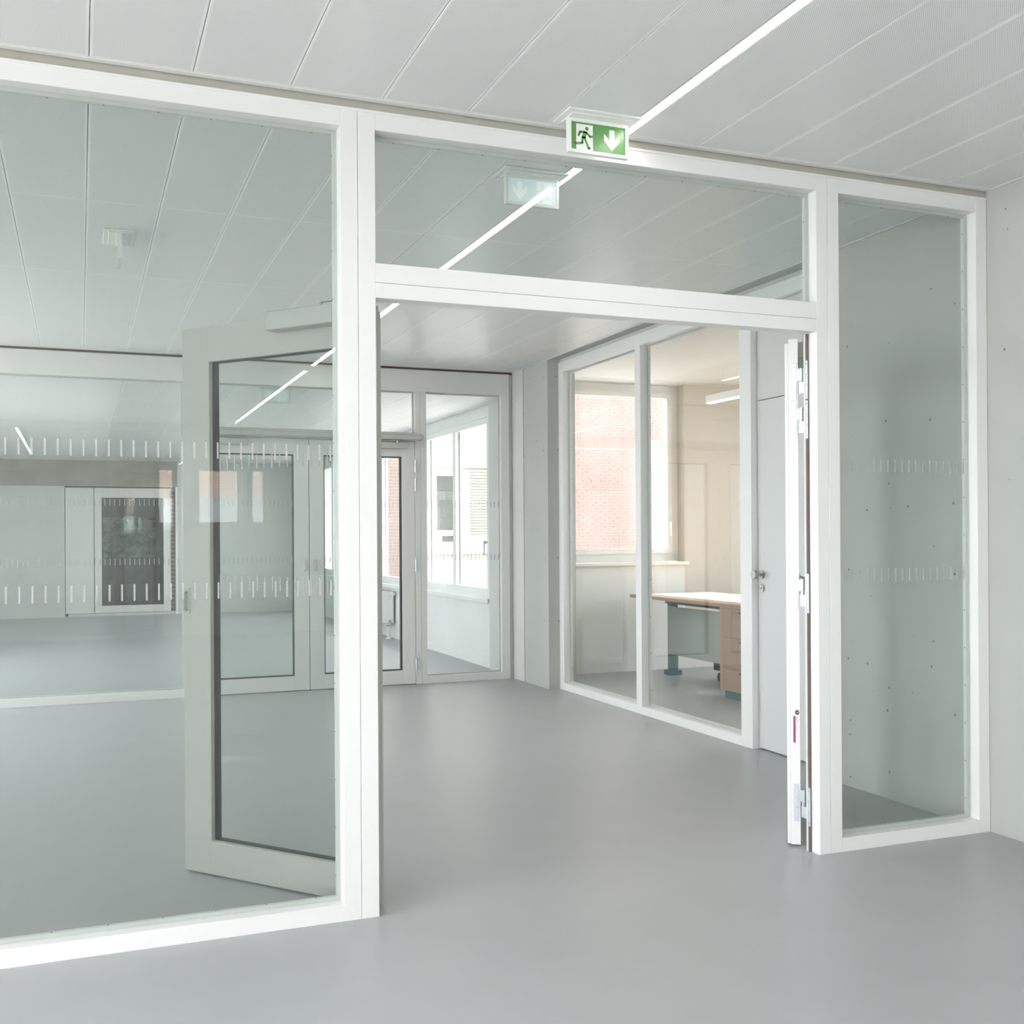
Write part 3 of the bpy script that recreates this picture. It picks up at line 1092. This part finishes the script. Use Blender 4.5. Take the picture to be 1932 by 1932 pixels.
for i, (a, b, c, d) in enumerate(lwin):
    window_unit(wname(), 'tall window in the left wall of the hall, %s from the rear wall' % ('first', 'second', 'third', 'fourth', 'fifth', 'sixth')[i], 'x', XL - 0.16, a, b, c, d, [(a + b) / 2])
    portal((XL - 0.20, (a + b) / 2, (c + d) / 2), b - a, d - c, (1, 0, 0))
for i, (a, b, c, d) in enumerate(rwin):
    window_unit(wname(), 'small window in the rear wall of the hall, %s from the left' % ('first', 'second', 'third')[i], 'y', -11.20, a, b, c, d, [])
    portal(((a + b) / 2, -11.25, (c + d) / 2), b - a, d - c, (0, 1, 0))
for i, (a, b, c, d) in enumerate(flwin):
    window_unit(wname(), 'unseen window added beyond the second partition to brighten the far room', 'x', -3.15, a, b, c, d, [(a + b) / 2])
    portal((-3.18, (a + b) / 2, (c + d) / 2), b - a, d - c, (1, 0, 0))
portal((FWX + 0.23, (FW_Y0 + FW_Y1) / 2, (FW_Z0 + FW_Z1) / 2), FW_Y1 - FW_Y0, FW_Z1 - FW_Z0, (-1, 0, 0))
window_unit(wname(), 'unseen window added in the office side wall to brighten the room', 'x', 6.58, 1.4, 4.6, 0.8, 2.6, [3.0])  # added out of view to let more daylight into the office
portal((6.68, 3.0, 1.7), 3.2, 1.8, (-1, 0, 0))
portal(((ONX0 + 4.86) / 2, OY + 0.26, 1.85), 4.86 - ONX0, 1.7, (0, -1, 0))

# far glazed door in front of the dark box
fd = empty('door_6', (0, YFAR, 0))
tag(fd, 'distant white framed glass door with darkness behind, at the left', kind='structure')
W3 = M['greywhite']
box('stile', 0.778, 0.892, 0.05, 0.11, 0.05, 2.10, W3, fd, 0.002)
box('stile', -0.30, -0.19, 0.05, 0.11, 0.05, 2.10, W3, fd, 0.002)
box('top_rail', -0.19, 0.778, 0.05, 0.11, 1.94, 2.10, W3, fd, 0.002)
box('bottom_rail', -0.19, 0.778, 0.05, 0.11, 0.05, 0.165, W3, fd, 0.002)
g = box('glass_pane', -0.188, 0.776, 0.075, 0.083, 0.167, 1.938, M['glass'], fd)
marks_joined(g, -0.188, 0.776, 0.0742)
box('threshold', -0.70, 0.985, 0.02, 0.28, 0.0, 0.045, M['concrete2'], fd)
o = box('trim_5', 0.965, 1.0, YFAR - 0.012, YFAR + 0.25, 0, 2.12, M['white'])
tag(o, 'thin white edge strip beside the distant dark door', kind='structure')
bs = box('wall_brick_return', 0.895, 0.964, YFAR + 0.10, YFAR + 0.28, 0.045, 2.12, M['mortar'])
tag(bs, 'narrow brick return beside the distant dark door', kind='structure')
bm = bmesh.new()
add_box(bm, 0.897, 0.962, YFAR + 0.094, YFAR + 0.10, 0, 0.058)
bme = bpy.data.meshes.new('brick')
bmesh.ops.recalc_face_normals(bm, faces=bm.faces)
bm.to_mesh(bme)
bm.free()
bme.materials.append(M['brick'])
for k in range(28):
    o = bpy.data.objects.new('brick', bme)
    col.objects.link(o)
    o.parent = bs
    o.location = (0, 0, 0.052 + k * 0.072)
box('side_light', -0.74, -0.31, 0.06, 0.10, 0.05, 2.10, W3, fd)
# plastic film hanging behind the far door
bm = bmesh.new()
nx, nz = 14, 16
vv = [[bm.verts.new((-0.15 + i * 0.065, YFAR + 0.55 + 0.10 * random.random(), 0.95 + j * 0.045)) for j in range(nz)] for i in range(nx)]
for i in range(nx - 1):
    for j in range(nz - 1):
        bm.faces.new((vv[i][j], vv[i + 1][j], vv[i + 1][j + 1], vv[i][j + 1]))
bmesh.ops.solidify(bm, geom=bm.faces[:], thickness=0.004)
o = link('plastic_sheet', bm, M['film'])
tag(o, 'crumpled plastic sheet hanging behind the distant glass door', 'plastic sheet')

# ------------------------------------------------------------------ radiator
rd = empty('radiator', (3.05, 10.2, 0))
tag(rd, 'white panel radiator on the wall below the ribbon window', 'radiator')
RX0, RX1, RY0, RY1, RZ0, RZ1 = -0.095, 0.070, -0.60, 0.60, 0.185, 0.585
boxes('front_panel', [(RX0, RX0 + 0.02, RY0, RY1, RZ0, RZ1)], M['white'], rd, 0.006)
boxes('rear_panel', [(RX1 - 0.02, RX1, RY0, RY1, RZ0, RZ1)], M['white'], rd, 0.006)
boxes('side_cover', [(RX0 + 0.012, RX1 - 0.012, RY0 - 0.004, RY0 + 0.004, RZ0 + 0.01, RZ1)], M['white'], rd, 0.002)
boxes('side_cover', [(RX0 + 0.012, RX1 - 0.012, RY1 - 0.004, RY1 + 0.004, RZ0 + 0.01, RZ1)], M['white'], rd, 0.002)
bm = bmesh.new()
for k in range(40):
    add_box(bm, RX0 + 0.02, RX1 - 0.02, RY0 + 0.02 + k * 0.0297, RY0 + 0.03 + k * 0.0297, RZ1 - 0.012, RZ1 - 0.002)
link('top_grille', bm, M['white'], rd)
bm = bmesh.new()
add_cyl(bm, (0.03, RY0 - 0.004, RZ1 - 0.03), (0.03, RY0 - 0.035, RZ1 - 0.03), 0.012, 14)
add_cyl(bm, (0.03, RY0 - 0.03, RZ1 - 0.03), (0.045, RY0 - 0.10, RZ1 - 0.025), 0.026, 18, 0.021)
link('thermostat_valve', bm, M['white'], rd, True)
bm = bmesh.new()
add_cyl(bm, (0.02, RY0 - 0.004, RZ0 + 0.03), (0.02, RY0 - 0.03, RZ0 + 0.03), 0.014, 14)
add_cyl(bm, (0.02, RY0 - 0.02, RZ0 + 0.04), (0.02, RY0 - 0.02, RZ0 - 0.045), 0.009, 12)
add_cyl(bm, (-0.03, RY0 - 0.02, RZ0 - 0.02), (0.025, RY0 - 0.02, RZ0 - 0.02), 0.008, 12)
link('return_valve', bm, M['nickel'], rd)
bm = bmesh.new()
add_cyl(bm, (0.012, RY0 - 0.02, 0.01), (0.012, RY0 - 0.02, RZ0 - 0.045), 0.012, 14)
add_cyl(bm, (-0.008, RY0 - 0.02, 0.01), (-0.008, RY0 - 0.02, RZ0 - 0.045), 0.012, 14)
pp = link('floor_pipe', bm, M['white'], rd)
bm = bmesh.new()
add_cyl(bm, (0.002, RY0 - 0.02, 0.0), (0.002, RY0 - 0.02, 0.012), 0.042, 24)
link('rosette', bm, M['white'], pp)
boxes('wall_bracket', [(RX1, 0.099, -0.45, -0.42, 0.25, 0.55)], M['white'], rd)
boxes('wall_bracket', [(RX1, 0.099, 0.42, 0.45, 0.25, 0.55)], M['white'], rd)

# ------------------------------------------------------------------ office furniture
dk = empty('office_desk', (4.5, 4.0, 0))
tag(dk, 'wood-topped office desk with teal legs and sun on its top', 'desk')


def dbx(nm, x0, x1, y0, y1, z0, z1, m, p=dk, bev=0.002):
    return box(nm, x0 - 4.5, x1 - 4.5, y0 - 4.0, y1 - 4.0, z0, z1, m, p, bev)


dbx('desk_top', 4.10, 4.92, 2.75, 5.17, 0.712, 0.740, M['wood'])
dbx('top_edge', 4.096, 4.0998, 2.75, 5.17, 0.7121, 0.7395, M['woodface'], bev=0.0)
dbx('modesty_panel', 4.36, 4.378, 3.00, 4.95, 0.21, 0.635, M['panel'])
dbx('under_rail', 4.35, 4.40, 2.95, 4.98, 0.66, 0.711, M['dark'])
for yy in (5.06, 2.90):
    lg = dbx('leg', 4.46, 4.53, yy, yy + 0.07, 0.045, 0.711, M['teal'])
    dbx('foot', 4.43, 4.56, yy - 0.02, yy + 0.09, 0.0, 0.0445, M['teal'], dk, 0.004)
pd_ = empty('drawer_cabinet', (4.35, 3.45, 0))
tag(pd_, 'pinkish wood drawer cabinet on a teal plinth under the desk', 'cabinet')


def pbx(nm, x0, x1, y0, y1, z0, z1, m, p=pd_, bev=0.0015):
    return box(nm, x0 - 4.35, x1 - 4.35, y0 - 3.45, y1 - 3.45, z0, z1, m, p, bev)


pbx('carcass', 4.150, 4.335, 3.05, 3.775, 0.06, 0.708, M['wood'])
pbx('plinth', 4.17, 4.315, 3.09, 3.735, 0.0, 0.0595, M['teal'])
for (a, b) in ((0.07, 0.235), (0.240, 0.475), (0.480, 0.700)):
    dw = pbx('drawer', 4.138, 4.1495, 3.06, 3.725, a, b, M['woodface'])
    pbx('drawer_pull', 4.130, 4.1378, 3.30, 3.48, b - 0.03, b - 0.022, M['dark'], dw, 0)
mp = empty('mobile_pedestal', (4.78, 4.30, 0))
tag(mp, 'dark low pedestal on castors behind the desk panel', 'cabinet')
box('carcass', -0.2, 0.2, -0.25, 0.25, 0.10, 0.55, M['dark'], mp, 0.004)
for sx in (-0.15, 0.15):
    for sy in (-0.2, 0.2):
        bm = bmesh.new()
        add_cyl(bm, (sx - 0.02, sy, 0.04), (sx - 0.004, sy, 0.04), 0.04, 18)
        add_cyl(bm, (sx + 0.004, sy, 0.04), (sx + 0.02, sy, 0.04), 0.04, 18)
        add_cyl(bm, (sx, sy, 0.03), (sx, sy, 0.10), 0.008, 10)
        link('castor', bm, M['dark'], mp)

pl = empty('pendant_light', (4.60, 3.70, 2.419))
tag(pl, 'slim white linear pendant lamp hanging in the office', 'light')
box('lamp_body', -0.030, 0.030, -0.935, 0.935, 0.004, 0.069, M['signwhite'], pl, 0.002)
box('diffuser', -0.026, 0.026, -0.925, 0.925, 0.0, 0.0038, M['lamp'], pl)
for yy in (-0.7, 0.7):
    bm = bmesh.new()
    add_cyl(bm, (0, yy, 0.069), (0, yy, OZ - 2.419), 0.0012, 8)
    link('suspension_cable', bm, M['steel'], pl)

# ------------------------------------------------------------------ outdoors
o = box('ground', -40, 60, -40, 60, -3.6, -3.4, M['ground'])
tag(o, 'pale paved ground outside', kind='structure')


def brick_field(parent, x0, x1, z0, z1, y, limit, soldier=None):
    bm = bmesh.new()
    add_box(bm, -0.110, 0.110, -0.012, 0.0, -0.0305, 0.0305)
    me = bpy.data.meshes.new('brick')
    bmesh.ops.recalc_face_normals(bm, faces=bm.faces)
    bm.to_mesh(me)
    bm.free()
    me.materials.append(M['brick'])
    bm = bmesh.new()
    add_box(bm, -0.031, 0.031, -0.012, 0.0, -0.148, 0.148)
    me2 = bpy.data.meshes.new('brick')
    bmesh.ops.recalc_face_normals(bm, faces=bm.faces)
    bm.to_mesh(me2)
    bm.free()
    me2.materials.append(M['brick'])
    spots = []
    z = z0
    r = 0
    while z < z1:
        if soldier and soldier[0] - 0.03 < z < soldier[1]:
            zc = (soldier[0] + soldier[1]) / 2
            x = x0
            while x < x1:
                spots.append((x, zc, 1))
                x += 0.0745
            z = soldier[1] + 0.040
            r += 1
            continue
        x = x0 + (r % 2) * 0.115 + (0.03 if r % 3 == 0 else 0)
        while x < x1:
            spots.append((x, z, 0))
            x += 0.232
        z += 0.0722
        r += 1
    cx, cz = (x0 + x1) / 2, (z0 + z1) / 2
    spots.sort(key=lambda s_: (abs(s_[0] - cx) / (x1 - x0)) ** 2 + (abs(s_[1] - cz) / (z1 - z0)) ** 2)
    for s_ in spots[:limit]:
        o = bpy.data.objects.new('brick', me2 if s_[2] else me)
        col.objects.link(o)
        o.parent = parent
        o.location = (s_[0], y, s_[1])
    rest = spots[limit:]
    if rest:
        bm = bmesh.new()
        for s_ in rest:
            if s_[2]:
                add_box(bm, s_[0] - 0.031, s_[0] + 0.031, y - 0.012, y, s_[1] - 0.148, s_[1] + 0.148)
            else:
                add_box(bm, s_[0] - 0.110, s_[0] + 0.110, y - 0.012, y, s_[1] - 0.0305, s_[1] + 0.0305)
        o = link('brickwork', bm, M['brick'], parent)
        o['kind'] = 'stuff'


YBR = 19.5
bb_ = empty('brick_building', (0, 0, 0))
tag(bb_, 'red brick building filling the view of the office window', 'building')
boxes('wall', [(9.6, 9.9, YBR, YBR + 3, -3.4, 12), (13.1, 18, YBR, YBR + 3, -3.4, 12), (9.9, 13.1, YBR, YBR + 3, -3.4, 0.4), (9.9, 13.1, YBR, YBR + 3, 5.1, 12)], M['brickwall'], bb_)
boxes('mortar_bed', [(9.9, 13.1, YBR, YBR + 3, 0.4, 5.1)], M['mortar'], bb_)
brick_field(bb_, 9.98, 13.0, 0.46, 5.06, YBR, 300, (3.335, 3.635))
ba = empty('brick_building', (0, 0, 0))
tag(ba, 'red brick building seen through the right closed door leaf', 'building')
boxes('wall', [(3.9, 5.2, YBR, YBR + 3, -3.4, 12), (5.2, 6.30, YBR, YBR + 3, -3.4, 0.0), (5.2, 6.30, YBR, YBR + 3, 3.3, 12)], M['brickwall'], ba)
boxes('mortar_bed', [(5.2, 6.30, YBR, YBR + 3, 0.0, 3.3)], M['mortar'], ba)
brick_field(ba, 5.32, 6.24, 0.05, 3.28, YBR, 300)

YCR = 24.0
cb = empty('rendered_building', (0, 0, 0))
tag(cb, 'cream rendered building with shutters beyond the ribbon window', 'building')
boxes('wall', [(6.3, 12, YCR, YCR + 4, -3.4, 12)], M['creamlight'], cb)
boxes('lower_wall', [(6.3, 12, YCR - 0.10, YCR, -3.4, 0.80)], M['cream'], cb)
boxes('ledge', [(6.3, 12, YCR - 0.18, YCR, 0.80, 0.88)], M['creamlight'], cb)
boxes('cornice', [(6.3, 12, YCR - 0.14, YCR, 3.10, 3.16)], M['cream'], cb)
fr_ = boxes('window_frame', [(8.20, 8.29, YCR - 0.05, YCR, 1.05, 2.95), (8.95, 9.03, YCR - 0.05, YCR, 1.05, 2.95), (8.29, 8.95, YCR - 0.05, YCR, 2.88, 2.95),
                             (8.29, 8.95, YCR - 0.06, YCR, 1.28, 1.43), (8.29, 8.95, YCR - 0.05, YCR, 1.05, 1.12)], M['creamlight'], cb)
boxes('window_pane', [(8.29, 8.95, YCR - 0.02, YCR - 0.005, 1.43, 2.88)], M['pane'], fr_)
boxes('window_pane', [(8.45, 8.95, YCR - 0.02, YCR - 0.005, 1.12, 1.28)], M['pane'], fr_)
sh = boxes('shutter', [(9.16, 9.22, YCR - 0.07, YCR, 1.25, 3.06), (9.94, 10.0, YCR - 0.07, YCR, 1.25, 3.06), (9.22, 9.94, YCR - 0.07, YCR, 3.0, 3.06), (9.22, 9.94, YCR - 0.07, YCR, 1.25, 1.31)], M['creamlight'], cb)
for k in range(22):
    box('slat', 9.225, 9.935, YCR - 0.06, YCR - 0.015, 1.33 + k * 0.0755, 1.33 + k * 0.0755 + 0.045, M['cream'], sh)
# building behind the camera, seen only as a reflection
bh = empty('brick_building', (0, 0, 0))
tag(bh, 'brick building facing the rear windows, reflected in the left glass pane', 'building')
boxes('wall', [(-14, 12, -27, -24, 2.3, 8)], M['brickwall'], bh)
boxes('grey_storey', [(-14, 12, -27, -24.02, -3.4, 2.3)], M['greyrender'], bh)
